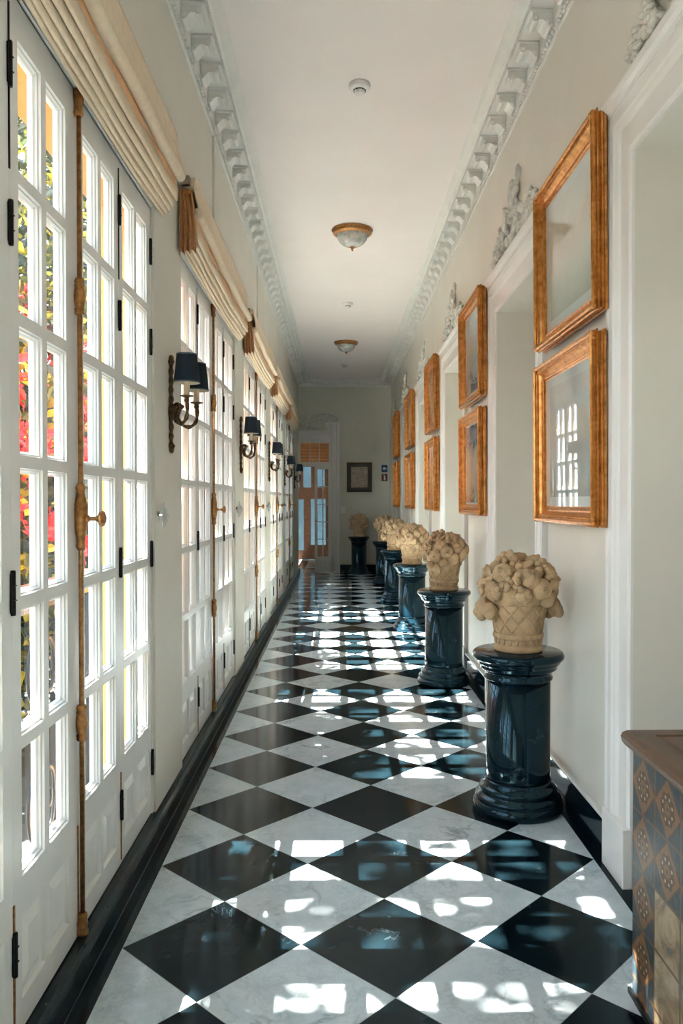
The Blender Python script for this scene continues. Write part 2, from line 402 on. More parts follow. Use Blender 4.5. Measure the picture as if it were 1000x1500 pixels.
# ------------------------------------------------------------------ cornice
def ornament_row(m, fn, t0, t1, step):
    n = int((t1-t0)/step)
    for i in range(n):
        m.ball(fn(t0+(i+.5)*step), (.012, .020, .012), Matrix.Rotation(.6, 3, 'X'), 6, 4)
CP = [(0, 3.69), (.010, 3.69), (.014, 3.70), (.014, 3.716), (.024, 3.722), (.032, 3.735), (.034, 3.748), (.034, 3.79), (.150, 3.79), (.150, 3.776), (.166, 3.770), (.172, 3.778), (.178, 3.79), (.190, 3.795), (.205, 3.803), (.215, 3.812), (.222, 3.8205), (0, 3.8205)]
def modillion(root, loc, rot, name='modillion', src=[None]):
    if src[0] is None:
        m = MB(); z1 = 3.79; pts = []
        prof = [(.034, z1), (.034, z1-.075), (.044, z1-.080), (.056, z1-.074), (.068, z1-.056), (.082, z1-.046), (.098, z1-.046), (.108, z1-.054), (.120, z1-.056), (.130, z1-.048), (.134, z1-.034), (.132, z1-.016), (.140, z1-.010), (.140, z1)]
        m.sweep(prof, lambda p, z, t: (p, t, z), [-.052, .052], True)
        m.box(.034, .147, -.064, .064, z1-.012, z1)
        for sy in (-.052, .052): m.ball((.116, sy, z1-.036), (.015, .004, .015), None, 10, 6); m.ball((.054, sy, z1-.056), (.015, .004, .016), None, 10, 6)
        o = m.build(name, 'plaster', root, bevel=.002); src[0] = o
    else:
        o = src[0].copy(); C.objects.link(o); o.parent = root
    o.location = loc; o.rotation_euler = (0, 0, rot)
def cornice(n, x, sg, label):
    root = MB().sweep(CP, lambda p, z, t: (x+sg*p, t, z), [YB, YE], True).build('trim_%d' % n, 'plaster')
    struct(root, label, 'cornice')
    b = MB(); ornament_row(b, lambda t: (x+sg*.022, t, 3.708), 3.0, YE-.1, .034); b.build('leaf_moulding', 'plaster', root)
    b = MB()
    for i in range(int((YE-3.3)/.022)): b.ball((x+sg*.160, 3.2+i*.022, 3.772), (.006, .009, .006), None, 5, 3)
    b.build('bead_moulding', 'plaster', root)
    for i in range(47): modillion(root, (x, 3.35+i*.264, 0), 0 if sg > 0 else PI)
cornice(20, WL, 1, 'white plaster cornice with scroll brackets along the left wall')
cornice(21, WR, -1, 'white plaster cornice with scroll brackets along the right wall')
root = MB().sweep(CP, lambda p, z, t: (t, YE-p, z), [WL, WR], True).build('trim_22', 'plaster')
struct(root, 'white plaster cornice with scroll brackets across the end wall', 'cornice')
for i in range(7): modillion(root, (WL+.2+i*.245, YE, 0), -PI/2)

# ------------------------------------------------------------------ french doors on the left
def make_leaf(w, outer=.055, inner=.055):
    """leaf in local coords: y from 0 to w, x = 0 face, depth to -x, z world"""
    m = MB(); T = .034; zb, zt = .095, 2.655
    mt = .028; pw = (w-outer-inner-mt)/2
    ys = [.0005, outer, outer+pw, outer+pw+mt, w-inner, w-.0005]
    zg = [.46+i*.3525 for i in range(7)]; zs = [zb, .17, .375]
    for i in range(6): zs += [zg[i]+.012, zg[i+1]-.012]
    zs += [zt]
    glass = {(i, j) for i in (1, 3) for j in range(3, 15, 2)}
    pan = {(1, 1), (3, 1)}
    grid_face(m, 0, ys, zs, glass | pan); grid_face(m, -T, ys, zs, glass)
    seq = [(0, 0), (.004, .0), (.006, .006), (.010, .008), (.012, .013), (.016, .018), (.017, .026)]
    for i, j in glass:
        panel_rings(m, 0, ys[i], ys[i+1], zs[j], zs[j+1], seq, 1, False)
        panel_rings(m, -T, ys[i], ys[i+1], zs[j], zs[j+1], [(0, 0), (.015, .002), (.017, .008)], -1, False)
    for i, j in pan:
        panel_rings(m, 0, ys[i], ys[i+1], zs[j], zs[j+1], [(0, 0), (.006, .010), (.014, .012), (.018, .012), (.045, .002)], 1)
    # edges
    m.add([(0, ys[0], zb), (-T, ys[0], zb), (-T, ys[0], zt), (0, ys[0], zt)], [(0, 1, 2, 3)])
    m.add([(0, ys[-1], zb), (-T, ys[-1], zb), (-T, ys[-1], zt), (0, ys[-1], zt)], [(0, 1, 2, 3)])
    m.add([(0, ys[0], zb), (-T, ys[0], zb), (-T, ys[-1], zb), (0, ys[-1], zb)], [(0, 1, 2, 3)])
    m.add([(0, ys[0], zt), (-T, ys[0], zt), (-T, ys[-1], zt), (0, ys[-1], zt)], [(0, 1, 2, 3)])
    g = MB()
    for i, j in sorted(glass):
        y0, y1, z0, z1 = ys[i]+.016, ys[i+1]-.016, zs[j]+.016, zs[j+1]-.016
        g.add([(-.0262, y0, z0), (-.0262, y1, z0), (-.0262, y1, z1), (-.0262, y0, z1)], [(0, 1, 2, 3)])
    return m, g
def hinge_mesh():
    m = MB(); m.lathe([(0, -.055), (.006, -.055), (.007, -.05), (.007, .05), (.006, .055), (0, .055)], 8)
    m.box(-.003, .001, -.012, .012, -.048, .048)
    for z in (-.018, .018): m.box(-.0075, .0075, -.0075, .0075, z-.001, z+.001)
    return m
HINGE = hinge_mesh().build('hinge', 'dark_metal'); HINGE_ME = HINGE.data; bpy.data.objects.remove(HINGE)
def add_hinge(parent, loc):
    o = bpy.data.objects.new('hinge', HINGE_ME); C.objects.link(o); o.parent = parent; o.location = loc
KN = {}
def bolt(parent, y):
    X = .014
    b = MB().tube([(X, y, .10), (X, y, 2.67)], .0075, 8)
    root = b.build('cremone_bolt', 'brass', parent)
    def collar(z0, z1, seqs, nm='collar', mt='brass'):
        pr = [(0, z0)]; 
        for f, r in seqs: pr.append((r, z0+(z1-z0)*f))
        pr.append((0, z1)); MB().lathe(pr, 14, Matrix.Translation((X, y, 0))).build(nm, mt, root)
    sq = [(0, .012), (.05, .016), (.1, .012), (.15, .016), (.2, .012), (.25, .013), (.5, .019), (.75, .013), (.8, .016), (.85, .012), (.9, .016), (1, .012)]
    collar(2.575, 2.66, [(0, .012), (.1, .015), (.3, .011), (.5, .014), (.9, .016), (1, .010)])
    collar(1.98, 2.09, sq); collar(.69, .80, sq)
    collar(.098, .165, [(0, .017), (.1, .018), (.3, .014), (.5, .017), (.7, .013), (.9, .015), (1, .011)])
    collar(1.27, 1.47, [(0, .010), (.06, .015), (.12, .011), (.2, .014), (.28, .017), (.3, .02), (.7, .02), (.72, .017), (.8, .014), (.88, .011), (.94, .015), (1, .010)], 'lock_case')
    mt = Matrix.Translation((X+.016, y, 1.365)) @ Matrix.Rotation(PI/2, 4, 'Y')
    MB().lathe([(0, 0), (.011, 0), (.012, .006), (.006, .012), (.006, .030), (.010, .034), (.010, .038), (.022, .042), (.025, .048), (.022, .054), (.012, .058), (0, .06)], 16, mt).build('knob', 'brass', root)
    return root
def french_door(n, a, b, label):
    root = empty('door_%d' % n, (DL, (a+b)/2, .09)); struct(root, label, 'glazed door')
    y0 = a-(a+b)/2; w = (b-a-.03)/4
    fr = MB()
    fr.box(-.06, .004, y0, y0+.015, 0, HEAD-.09); fr.box(-.06, .004, -y0-.015, -y0, 0, HEAD-.09)
    fr.box(-.06, .004, y0, -y0, HEAD-.10, HEAD-.09); fr.box(-.03, .012, y0+.015, -y0-.015, HEAD-.10, HEAD-.085)
    fr.build('door_frame', 'white_paint', root)
    for i in range(4):
        inner_left = i in (2,); inner_right = i in (1,)
        m, g = make_leaf(w, .075 if inner_left else .052, .075 if inner_right else .052)
        lf = m.build('leaf', 'white_paint', root, recalc=False); lf.location = (0, y0+.015+i*w, -.09)
        g.build('glass', 'glass', lf, recalc=False)
        side = {0: 0, 1: 0, 2: w, 3: w}[i]
        if i in (1, 2, 3):
            MB().box(-.002, .0035, -.0035, .0035, .11, .43).build('edge_strip', 'brass', lf)
            if i != 2: MB().box(-.002, .003, -.003, .003, 2.22, 2.62).build('edge_strip', 'dark_metal', lf)
        for z in (2.47, 2.09, 1.195, .31):
            add_hinge(lf, (.004, side, z))
    bt = bolt(root, 0); bt.location = (0, 0, -.09)
    return root
names = ['nearest row of white folding glazed doors with red blossom beyond', 'second bay of white folding glazed doors beyond the nearest wall light', 'third bay of white folding glazed doors on the left',
         'fourth bay of white folding glazed doors on the left', 'farthest bay of white folding glazed doors by the end wall', 'unseen bay of white glazed doors added beside the viewer to light the near end']
for i, (a, b) in enumerate(OPEN): french_door(i+1, a, b, names[i])
# white conduits on the wall above the second and third bays
for i, (yy, lb) in enumerate(((5.0, 'thin white conduit climbing from the second blind to the cornice'), (7.7, 'thin white conduit climbing from the third blind to the cornice'))):
    o = MB().box(WL-.001, WL+.014, yy-.012, yy+.012, 3.0, 3.70).build('conduit', 'wall_cream', bevel=.004); tag(o, lb, 'conduit')

# ------------------------------------------------------------------ roman blinds
def blind(k, a, b, label, gold=True):
    y0, y1 = a-.07, b+.07; L = y1-y0
    root = empty('roman_blind', (WL, (y0+y1)/2, 2.65)); tag(root, label, 'blind', 'cream blinds over the glazed doors')
    N = max(24, int(L/.03)); rnd = random.Random(k); hy = L/2
    ph = rnd.random()*6
    MB().box(.001, .085, -hy, hy, .30, .345).build('headrail', 'fabric', root, bevel=.004)
    def sag(t): return -.012*math.sin(PI*(t+hy)/L)
    # flat upper cloth with pull wrinkles
    prof = [(.087, .348), (.090, .33), (.088, .29), (.090, .25), (.094, .22), (.100, .19)]
    def pf(p, z, t):
        q = (.348-z)/.16; e = abs(t)/hy
        wr = .011*math.sin(t*30+ph+q*3.2*(1 if t > 0 else -1))*(.25+e**3)*q*(1.1-q)*3+.004*math.sin(t*9+ph)*q
        return (p+wr, t, z+sag(t)*q)
    ts = [-hy+L*i/(N*2) for i in range(N*2+1)]
    m = MB().sweep(prof, pf, ts, False, True); o = m.build('cloth', 'fabric', root)
    so = o.modifiers.new('thick', 'SOLIDIFY'); so.thickness = .003
    # soft roll
    c = [(.098+.024*math.cos(x), .172+.026*math.sin(x)) for x in [2*PI*i/12 for i in range(12)]]
    MB().sweep(c, lambda p, z, t: (p+.003*math.sin(t*7+ph), t, z+sag(t)*1.5), ts, True, True).build('roll', 'fabric', root)
    # cloth between roll and folds, warm light through it painted as peach
    prof = [(.078, .165), (.086, .135), (.080, .11), (.074, .085)]
    m = MB().sweep(prof, lambda p, z, t: (p+.004*math.sin(t*11+ph), t, z+sag(t)*1.5), ts, False, True)
    o = m.build('inner_cloth', 'fabric_lit_through', root); so = o.modifiers.new('thick', 'SOLIDIFY'); so.thickness = .003
    for i in range(5):
        x = .020+i*.0155; z = (0, .006, .020, .040, .064)[i]; zt = .115
        c = [(x-.0065, zt)]+[(x-.0068*math.cos(q), z+.008-.008*math.sin(q)) for q in [PI*j/6 for j in range(7)]]+[(x+.0065, zt)]
        MB().sweep(c, lambda p, zz, t: (p+.0015*math.sin(t*8+i), t, zz+sag(t)*2), ts, True, True).build('fold', 'fabric', root)
    MB().box(.002, .080, -hy+.01, hy-.01, .10, .17).build('stack_core', 'fabric', root)
    if gold:
        m = MB(); nseg = 56; rows = 14; vs = []
        for j in range(rows+1):
            tt = j/rows; z = .285-.30*tt
            for i in range(nseg+1):
                u = i/nseg; wdt = .055+.035*tt**.7
                x = .012+wdt*u; y = -hy-.012-.016*math.sin(u*PI*7+ph)*(.35+.65*tt)-.012*tt
                zz = z-(.02*math.sin(u*PI*7+1.2+ph)+.03*(1-u))*tt*.6
                vs.append((x, y, zz))
        fs = [(j*(nseg+1)+i, j*(nseg+1)+i+1, (j+1)*(nseg+1)+i+1, (j+1)*(nseg+1)+i) for j in range(rows) for i in range(nseg)]
        o = m.add(vs, fs, True).build('gold_pleats', 'gold_fabric', root)
        so = o.modifiers.new('thick', 'SOLIDIFY'); so.thickness = .004
        o['label'] = 'gathered golden cloth tail'
        m = MB().tube([(.03, -hy-.01, .28), (.05, -hy-.02, .262), (.075, -hy-.012, .275)], .008, 8); m.build('cord_knot', 'gold_fabric', root)
        MB().box(.015, .062, -hy-.03, -hy-.002, .30, .345).build('bracket', 'steel', root, bevel=.003)
    return root
bl = ['nearest cream roman blind, cut by the top left of the photo', 'cream roman blind with gold tail above the nearest wall light', 'third cream roman blind with gold tail along the left wall',
      'fourth cream roman blind with gold tail along the left wall', 'farthest cream roman blind with gold tail by the end door']
for k in range(5): blind(k, OPEN[k][0], OPEN[k][1], bl[k])

# ------------------------------------------------------------------ wall lights
def sconce():
    root = empty('wall_sconce', (WL, 3.69, 1.83))
    m = MB(); pts = []; rad = []
    for i in range(41):
        z = -.165+.405*i/40; pts.append((.010, .003*math.sin(i*.9), z)); rad.append(.010+.003*math.sin(i*1.5)+(.005 if i in (0, 40, 39, 1) else 0))
    m.tube(pts, rad, 10)
    m.ball((.012, 0, .245), (.012, .016, .018)); m.ball((.012, 0, -.17), (.012, .016, .022)); m.ball((.014, 0, 0), (.018, .024, .04))
    m.build('backplate', 'old_brass', root)
    for s in (-1, 1):
        a = MB(); pts = []
        ctl = [(.015, 0, .01), (.035, s*.012, .035), (.048, s*.018, .02), (.035, s*.03, -.015), (.045, s*.05, -.05), (.075, s*.085, -.062), (.100, s*.112, -.04), (.108, s*.122, .0), (.105, s*.122, .045)]
        V = [Vector(c) for c in ctl]
        for i in range(len(V)-1):
            p0, p1, p2, p3 = V[max(i-1, 0)], V[i], V[i+1], V[min(i+2, len(V)-1)]
            for q in range(6):
                t = q/6; pts.append(.5*((2*p1)+(-p0+p2)*t+(2*p0-5*p1+4*p2-p3)*t*t+(-p0+3*p1-3*p2+p3)*t**3))
        pts.append(V[-1]); n = len(pts)
        a.tube(pts, [.0085+.0015*math.sin(i*.9) for i in range(n)], 8)
        a.ball(V[2]+Vector((.006, 0, .006)), .012, None, 8, 6); a.ball(V[5], (.012, .012, .011), None, 8, 6)
        arm = a.build('arm', 'old_brass', root)
        T = Matrix.Translation((.105, s*.122, .04))
        MB().lathe([(0, -.012), (.010, -.010), (.013, 0), (.009, .006), (.014, .012), (.030, .016), (.031, .019), (.012, .021), (0, .021)], 18, T).build('drip_pan', 'old_brass', arm)
        MB().lathe([(0, .02), (.0135, .02), (.0125, .10), (.006, .112), (0, .114)], 14, T).build('candle', 'candle', arm)
        sh = MB().lathe([(.058, .075), (.0445, .205)], 32, T).build('lamp_shade', ['shade_navy', 'shade_lining'], root)
        so = sh.modifiers.new('thick', 'SOLIDIFY'); so.thickness = .0016; so.material_offset = 1; so.offset = -1
        for r, z in ((.0584, .078), (.0449, .202)):
            MB().lathe([(r, z-.003), (r+.0012, z-.003), (r+.0012-.0005, z+.003), (r-.0005, z+.003), (r, z-.003)], 32, T).build('shade_trim', 'shade_trim', sh)
    return root
sc0 = sconce(); GS = 'brass wall lights with navy shades'
SY = [3.69, 6.34, 8.975, 11.605, 14.2]
SL = ['nearest brass two-arm wall light with dark navy shades', 'second brass two-arm wall light with navy shades, by the second pier', 'third navy shaded wall light along the left wall',
      'fourth navy shaded wall light, small and far down the left wall', 'farthest navy shaded wall light in front of the end door']
for i, yy in enumerate(SY):
    o = sc0 if i == 0 else dup(sc0)
    o.location = (WL, yy, 1.83); tag(o, SL[i], 'wall light', GS)
# clear tie-back knobs by the far edge of the first bays
def tieback():
    m = MB(); m.lathe([(0, -.07), (.008, -.055), (.018, -.03), (.022, -.01), (.018, .012), (.006, .03), (.004, .05), (0, .055)], 8, Matrix.Translation((.026, 0, 0)), False)
    o = m.build('tieback', 'crystal'); MB().lathe([(0, -.002), (.012, -.002), (.010, .004), (.004, .006), (.004, .026), (0, .027)], 12, Matrix.Rotation(PI/2, 4, 'Y')).build('stem', 'steel', o); return o
tb = tieback()
for i in range(4):
    o = tb if i == 0 else dup(tb); o.location = (WL, OPEN[i][1]+.05, 1.365)
    tag(o, ['clear glass tieback on the nearest pier', 'clear glass tieback on the second pier from the front', 'clear glass tieback on the third pier from the front', 'clear glass tieback on the fourth pier from the front'][i], 'tieback', 'glass tiebacks on the left piers')

# ------------------------------------------------------------------ picture frames on the right wall
FP = [(0, 0), (0, .010), (.008, .012), (.010, .018), (.006, .022), (.010, .026), (.008, .030), (0, .033), (0, .039), (.009, .042), (.010, .049), (.005, .052), (.006, .057), (.012, .061), (.019, .060), (.023, .054), (.024, .047), (.030, .045), (.034, .048), (.038, .046), (.039, .038), (.046, .027), (.056, .020), (.062, .019), (.063, .023), (.068, .025), (.073, .023), (.074, .014), (.080, .012), (.080, .006)]
def frame_picture(y0, y1, z0, z1, X, lean, mat, label, group='gilt framed pictures on the right wall', wscale=1.0, board=True):
    root = empty('framed_picture', (X, (y0+y1)/2, z0)); tag(root, label, 'picture', group)
    w, h = y1-y0, z1-z0; m = MB(); n = len(FP)
    corners = [(-w/2, 0, 1, 1), (w/2, 0, -1, 1), (w/2, h, -1, -1), (-w/2, h, 1, -1)]
    vs = [(-d, cy+sy*p*wscale, cz+sz*p*wscale) for cy, cz, sy, sz in corners for p, d in FP]
    fs = [(c*n+k, c*n+k+1, ((c+1) % 4)*n+k+1, ((c+1) % 4)*n+k) for c in range(4) for k in range(n-1)]
    m.add(vs, fs)
    m.build('frame', 'gilt', root)
    # carved corner leaves
    for cy, cz, sy, sz in corners:
        q = MB()
        for a, bb, rr in ((.016, .016, .014), (.034, .012, .011), (.012, .034, .011), (.05, .014, .008), (.014, .05, .008), (.03, .03, .011)):
            q.ball((-.050, cy+sy*a*wscale, cz+sz*bb*wscale), (.012, rr, rr), None, 8, 6)
        q.build('corner_ornament', 'gilt', root)
    # beaded run along the crest
    for (ya, za, yb, zb) in ((-w/2+.05, .033, w/2-.05, .033), (-w/2+.05, h-.033, w/2-.05, h-.033)):
        q = MB(); nb = int((yb-ya)/.016)
        for i in range(nb): q.ball((-.047, ya+(i+.5)*(yb-ya)/nb, za), (.004, .009, .005), None, 6, 4)
        q.build('beading', 'gilt', root)
    i = .078*wscale
    MB().box(-.012, -.004, -w/2+i, w/2-i, i, h-i).build('print', mat, root)
    MB().box(-.004, 0, -w/2+.01, w/2-.01, .01, h-.01).build('backing', 'brown_wood', root)
    root.rotation_euler = (0, -lean, 0)
    return root
PAL = [((.72, .73, .69), (.64, .66, .60), (.58, .61, .55), (.72, .66, .58)), ((.66, .69, .68), (.60, .62, .60), (.48, .50, .48), (.68, .64, .58)),
       ((.62, .66, .66), (.52, .52, .47), (.20, .33, .42), (.66, .60, .52)), ((.17, .33, .43), (.66, .56, .45), (.42, .36, .28), (.68, .60, .50)),
       ((.40, .46, .49), (.56, .52, .44), (.20, .30, .38), (.62, .57, .50)), ((.50, .60, .66), (.50, .44, .36), (.18, .28, .36), (.58, .54, .48))]
FR = [(3.03, 3.95), (5.50, 6.40), (8.06, 8.92), (10.60, 11.52), (13.14, 14.02)]
where = ['first pier, nearest the viewer', 'second pier from the viewer', 'third pier from the viewer', 'fourth pier from the viewer', 'fifth pier, farthest of all']
for k, (y0, y1) in enumerate(FR):
    for up in (1, 0):
        z0, z1 = (2.16, 2.93) if up else (1.315, 2.085)
        i = (k*2+(1-up)) % 6
        mat = painting('print_%d_%d' % (k, up), *PAL[i], seed=k*2+up+1, z0=0, z1=z1-z0, y0=-(y1-y0)/2, y1=(y1-y0)/2, border=.16 if i < 2 else .12)
        frame_picture(y0, y1, z0, z1, 1.043, .012 if up else .008, mat, ('upper' if up else 'lower')+' gilt framed picture on the '+where[k])

# ------------------------------------------------------------------ plaster reliefs above the doorways
def relief():
    rnd = random.Random(7); m = MB()
    def leaf(y, z, ang, L, w, d=.02):
        R = Matrix.Rotation(ang, 3, 'X'); m.ball((-.010, y, z), (d, w, L), R, 10, 6, lambda th, ph: 1-.15*abs(math.sin(3*ph)))
    for i in range(84):
        y = rnd.uniform(-.58, .58); top = .29*math.exp(-(y/.42)**2)+.06
        z = rnd.uniform(.02, top)
        leaf(y, z, math.atan2(-y*1.2, z+.12)+rnd.uniform(-.6, .6), rnd.uniform(.03, .055), rnd.uniform(.010, .018))
    for i in range(16):
        y = rnd.uniform(-.38, .38); z = rnd.uniform(.04, .26*math.exp(-(y/.34)**2)+.05); r = rnd.uniform(.022, .036)
        m.ball((-.014, y, z), (.024, r, r), None, 12, 8, lambda th, ph: 1+.16*math.sin(5*th))
        m.ball((-.036, y, z), (.008, r*.35, r*.35), None, 8, 6)
    for s in (-1, 1):
        m.tube([(-.008, s*(.40+.22*t), .06+.03*math.sin(t*6)) for t in [i/12 for i in range(13)]], .008, 6)
        for i in range(5): leaf(s*(.45+.04*i), .06+.015*(i % 2), s*(1.1+.2*i), .035, .012)
    for i in range(7): leaf(rnd.uniform(-.16, .16), .30+rnd.uniform(0, .10), rnd.uniform(-1.2, 1.2), .045, .014)
    return m.build('plaster_relief', 'relief')
rl0 = relief(); n = 0
for k in (1, 2, 3, 4, 5, 6):
    a, b = DOORWAYS[k]; o = rl0 if n == 0 else dup(rl0); o.location = (WR-.014, (a+b)/2-(.04 if k < 6 else .1), HEAD+.29)
    tag(o, ['fruit and leaf plaster relief above the nearest doorway, cut by the top right corner', 'fruit and leaf plaster relief above the second doorway, beside the nearest upper picture', 'plaster relief above the third doorway from the front',
            'plaster relief above the fourth doorway from the front', 'plaster relief above the fifth doorway from the front', 'plaster relief over the doorway by the end wall'][n], 'wall ornament', 'plaster reliefs above the right doorways'); n += 1

# ------------------------------------------------------------------ pedestals and stone baskets
def pedestal():
    root = empty('pedestal', (0, 0, 0))
    MB().lathe([(0, 0), (.200, 0), (.206, .008), (.208, .022), (.203, .038), (.194, .046), (.190, .050), (.196, .056), (.196, .066), (.188, .074), (.176, .080), (.172, .088), (.178, .094), (.178, .104), (.168, .112), (.158, .120), (.153, .130), (.150, .142), (0, .142)], 56).build('base', 'black_marble', root)
    MB().lathe([(0, .142), (.1475, .142), (.1465, .16), (.1465, .60), (0, .60)], 56).build('shaft', 'black_marble', root)
    MB().lathe([(0, .60), (.150, .60), (.157, .606), (.157, .616), (.150, .622), (.152, .632), (.160, .642), (.172, .650), (.176, .654), (.176, .664), (.182, .670), (.192, .682), (.194, .690), (.202, .694), (.208, .702), (.209, .712), (.204, .724), (.196, .730), (0, .731)], 56).build('capital', 'black_marble', root)
    return root
def basket(seed):
    rnd = random.Random(seed); root = empty('flower_basket', (0, 0, 0))
    b = MB().lathe([(0, 0), (.104, 0), (.112, .006), (.114, .018), (.106, .028), (.100, .032), (.100, .060), (.104, .085), (.112, .13), (.122, .18), (.128, .212), (.126, .222), (0, .222)], 44)
    for s in (-1, 1):
        for i in range(11):
            pts = []
            for q in range(13):
                t = q/12; z = .088+.125*t; r = .1045+.0225*t+.001; a = 2*PI*i/11+s*t*.85
                pts.append((r*math.cos(a), r*math.sin(a), z))
            b.tube(pts, .0065, 6, flat=.6)
    b.build('basket', 'terracotta', root)
    m = MB()
    for i in range(20):
        a = 2*PI*i/20; R = Matrix.Rotation(a, 3, 'Z'); m.ball((.108*math.cos(a), .108*math.sin(a), .072), (.009, .017, .015), R, 8, 6)
        a2 = a+PI/20; R = Matrix.Rotation(a2, 3, 'Z'); m.ball((.104*math.cos(a2), .104*math.sin(a2), .050), (.006, .008, .018), R, 8, 6)
    m.lathe([(.101, .058), (.112, .062), (.114, .080), (.104, .086)], 40)
    m.build('scalloped_band', 'terracotta', root)
    MB().ball((0, 0, .285), (.150, .150, .125), None, 24, 16, lambda th, ph: 1+.05*math.sin(th*7)*math.sin(ph*6)).build('bouquet_core', 'terracotta', root)
    def frame_at(d):
        z = d.normalized(); x = Vector((0, 0, 1)).cross(z)
        x = x.normalized() if x.length > .05 else Vector((1, 0, 0)); return Matrix((x, z.cross(x), z)).transposed()
    n = 29
    for i in range(n):
        t = (i+.5)/n; cz = 1-1.42*t; a = i*2.39996+seed
        d = Vector((math.sqrt(1-cz*cz)*math.cos(a), math.sqrt(1-cz*cz)*math.sin(a), cz))
        p = Vector((d.x*.155, d.y*.155, .295+d.z*.125)); R = frame_at(d)
        kind = ['rose', 'apple', 'grape_bunch', 'rose', 'pear', 'leaf', 'rose', 'pod', 'grape_bunch', 'tulip'][(i+seed) % 10]
        r = rnd.uniform(.037, .050); m = MB()
        if kind == 'rose':
            k = rnd.choice((4, 5)); f = rnd.random()*6
            m.ball(p, (r, r, r*.8), R, 20, 12, lambda th, ph: 1+.13*math.sin(k*th+f+ph*2.5)*math.sin(ph))
            for j in range(k):
                aa = 2*PI*j/k+f; q = p+R @ Vector((r*.62*math.cos(aa), r*.62*math.sin(aa), r*.28))
                m.ball(q, (r*.50, r*.50, r*.30), R @ Matrix.Rotation(aa, 3, 'Z') @ Matrix.Rotation(.5, 3, 'Y'), 12, 8)
            m.ball(p+R @ Vector((0, 0, r*.62)), (r*.34, r*.34, r*.34), R, 10, 8, lambda th, ph: 1+.2*math.sin(3*th+4*ph))
        elif kind == 'apple':
            m.ball(p, (r*1.05, r*1.05, r*.95), R, 18, 14, lambda th, ph: (1-.5*math.exp(-(ph/.38)**2))*(1+.05*math.sin(5*th)))
            for j in range(5):
                aa = j*2*PI/5; m.ball(p+R @ Vector((r*.2*math.cos(aa), r*.2*math.sin(aa), r*.72)), (r*.16, r*.08, r*.10), R @ Matrix.Rotation(aa, 3, 'Z'), 6, 4)
        elif kind == 'grape_bunch':
            for j in range(19):
                q = Vector((rnd.gauss(0, .55), rnd.gauss(0, .55), rnd.uniform(.0, .7)))*r
                m.ball(p+R @ q, r*.32, None, 8, 6)
        elif kind == 'pear':
            m.ball(p, (r*.85, r*1.25, r*.8), R, 16, 12, lambda th, ph: 1-.22*max(0, math.sin(th))*math.sin(ph))
            m.ball(p+R @ Vector((0, -r*1.1, r*.1)), (r*.25, r*.2, r*.25), R, 8, 6)
        elif kind == 'pod':
            m.ball(p, (r*.5, r*1.4, r*.5), R, 12, 16, lambda th, ph: 1+.10*math.sin(th*9)*math.sin(ph*12))
            for s2 in (-1, 1): m.ball(p+R @ Vector((s2*r*.5, 0, -r*.1)), (r*.22, r*1.3, r*.35), R, 8, 10)
        elif kind == 'leaf':
            for j in range(4):
                aa = j*PI/2+.4; Q = R @ Matrix.Rotation(aa, 3, 'Z') @ Matrix.Rotation(-.35, 3, 'Y')
                m.ball(p+R @ Vector((r*.75*math.cos(aa), r*.75*math.sin(aa), 0)), (r*.85, r*.45, r*.16), Q, 12, 8, lambda th, ph: 1+.08*math.sin(th*6))
            m.ball(p, r*.4, None, 10, 8)
        else:
            m.ball(p, (r*.9, r*.9, r), R, 16, 12, lambda th, ph: 1+.18*abs(math.sin(1.5*th))*math.sin(ph)-.25*math.exp(-(ph/.5)**2))
        m.build(kind, 'terracotta', root)
    # drooping bunches low on two sides
    for s in (-1, 1):
        for j in range(3):
            m = MB(); p = Vector((s*(.160+.012*(j % 2)), -.05+.05*j, .175+.018*((j+seed) % 3)))
            m.ball(p, (.034, .032, .036), None, 16, 12, lambda th, ph: 1+.14*math.sin(4*th+j+seed)*math.sin(ph)+.08*math.sin(5*ph))
            m.ball(p+Vector((s*.008, -.022, -.016)), (.024, .018, .024), None, 12, 8)
            m.build('drooping_bloom', 'terracotta', root)
    return root
p0 = pedestal(); GP, GB = 'black marble pedestals', 'carved stone flower baskets'
PP = [(.835, 3.63), (.83, 6.14), (.82, 8.68), (.815, 11.15), (.81, 13.6), (.42, 15.46)]
nm = ['nearest', 'second', 'third', 'fourth', 'fifth', '']
for i, (x, y) in enumerate(PP):
    o = p0 if i == 0 else dup(p0); o.location = (x, y, 0)
    tag(o, ('%s black marble column pedestal along the right wall' % nm[i]) if i < 5 else 'black marble pedestal standing against the end wall', 'pedestal', GP)
    b = basket(i+1); b.location = (x, y, .731); b.rotation_euler.z = i*1.1+(.2 if i == 0 else 0); b.scale = (1, 1, 1.0)
    tag(b, ('carved stone flower basket on the %s pedestal of the right wall' % nm[i]) if i < 5 else 'shadowed carved stone flower basket on the end wall pedestal', 'stone basket', GB)

# ------------------------------------------------------------------ tiled cabinet in the foreground
root = empty('tiled_cabinet', (1.12, 1.6, 0)); tag(root, 'painted tile cabinet with a brown wooden top, bottom right corner', 'cabinet')
m = MB(); m.box(-.29, -.082, -.40, .595, .035, .725); m.build('body', 'patterned_tile', root, bevel=.006)
bd = root.children[0]; bd.location = (0, 0, 0)
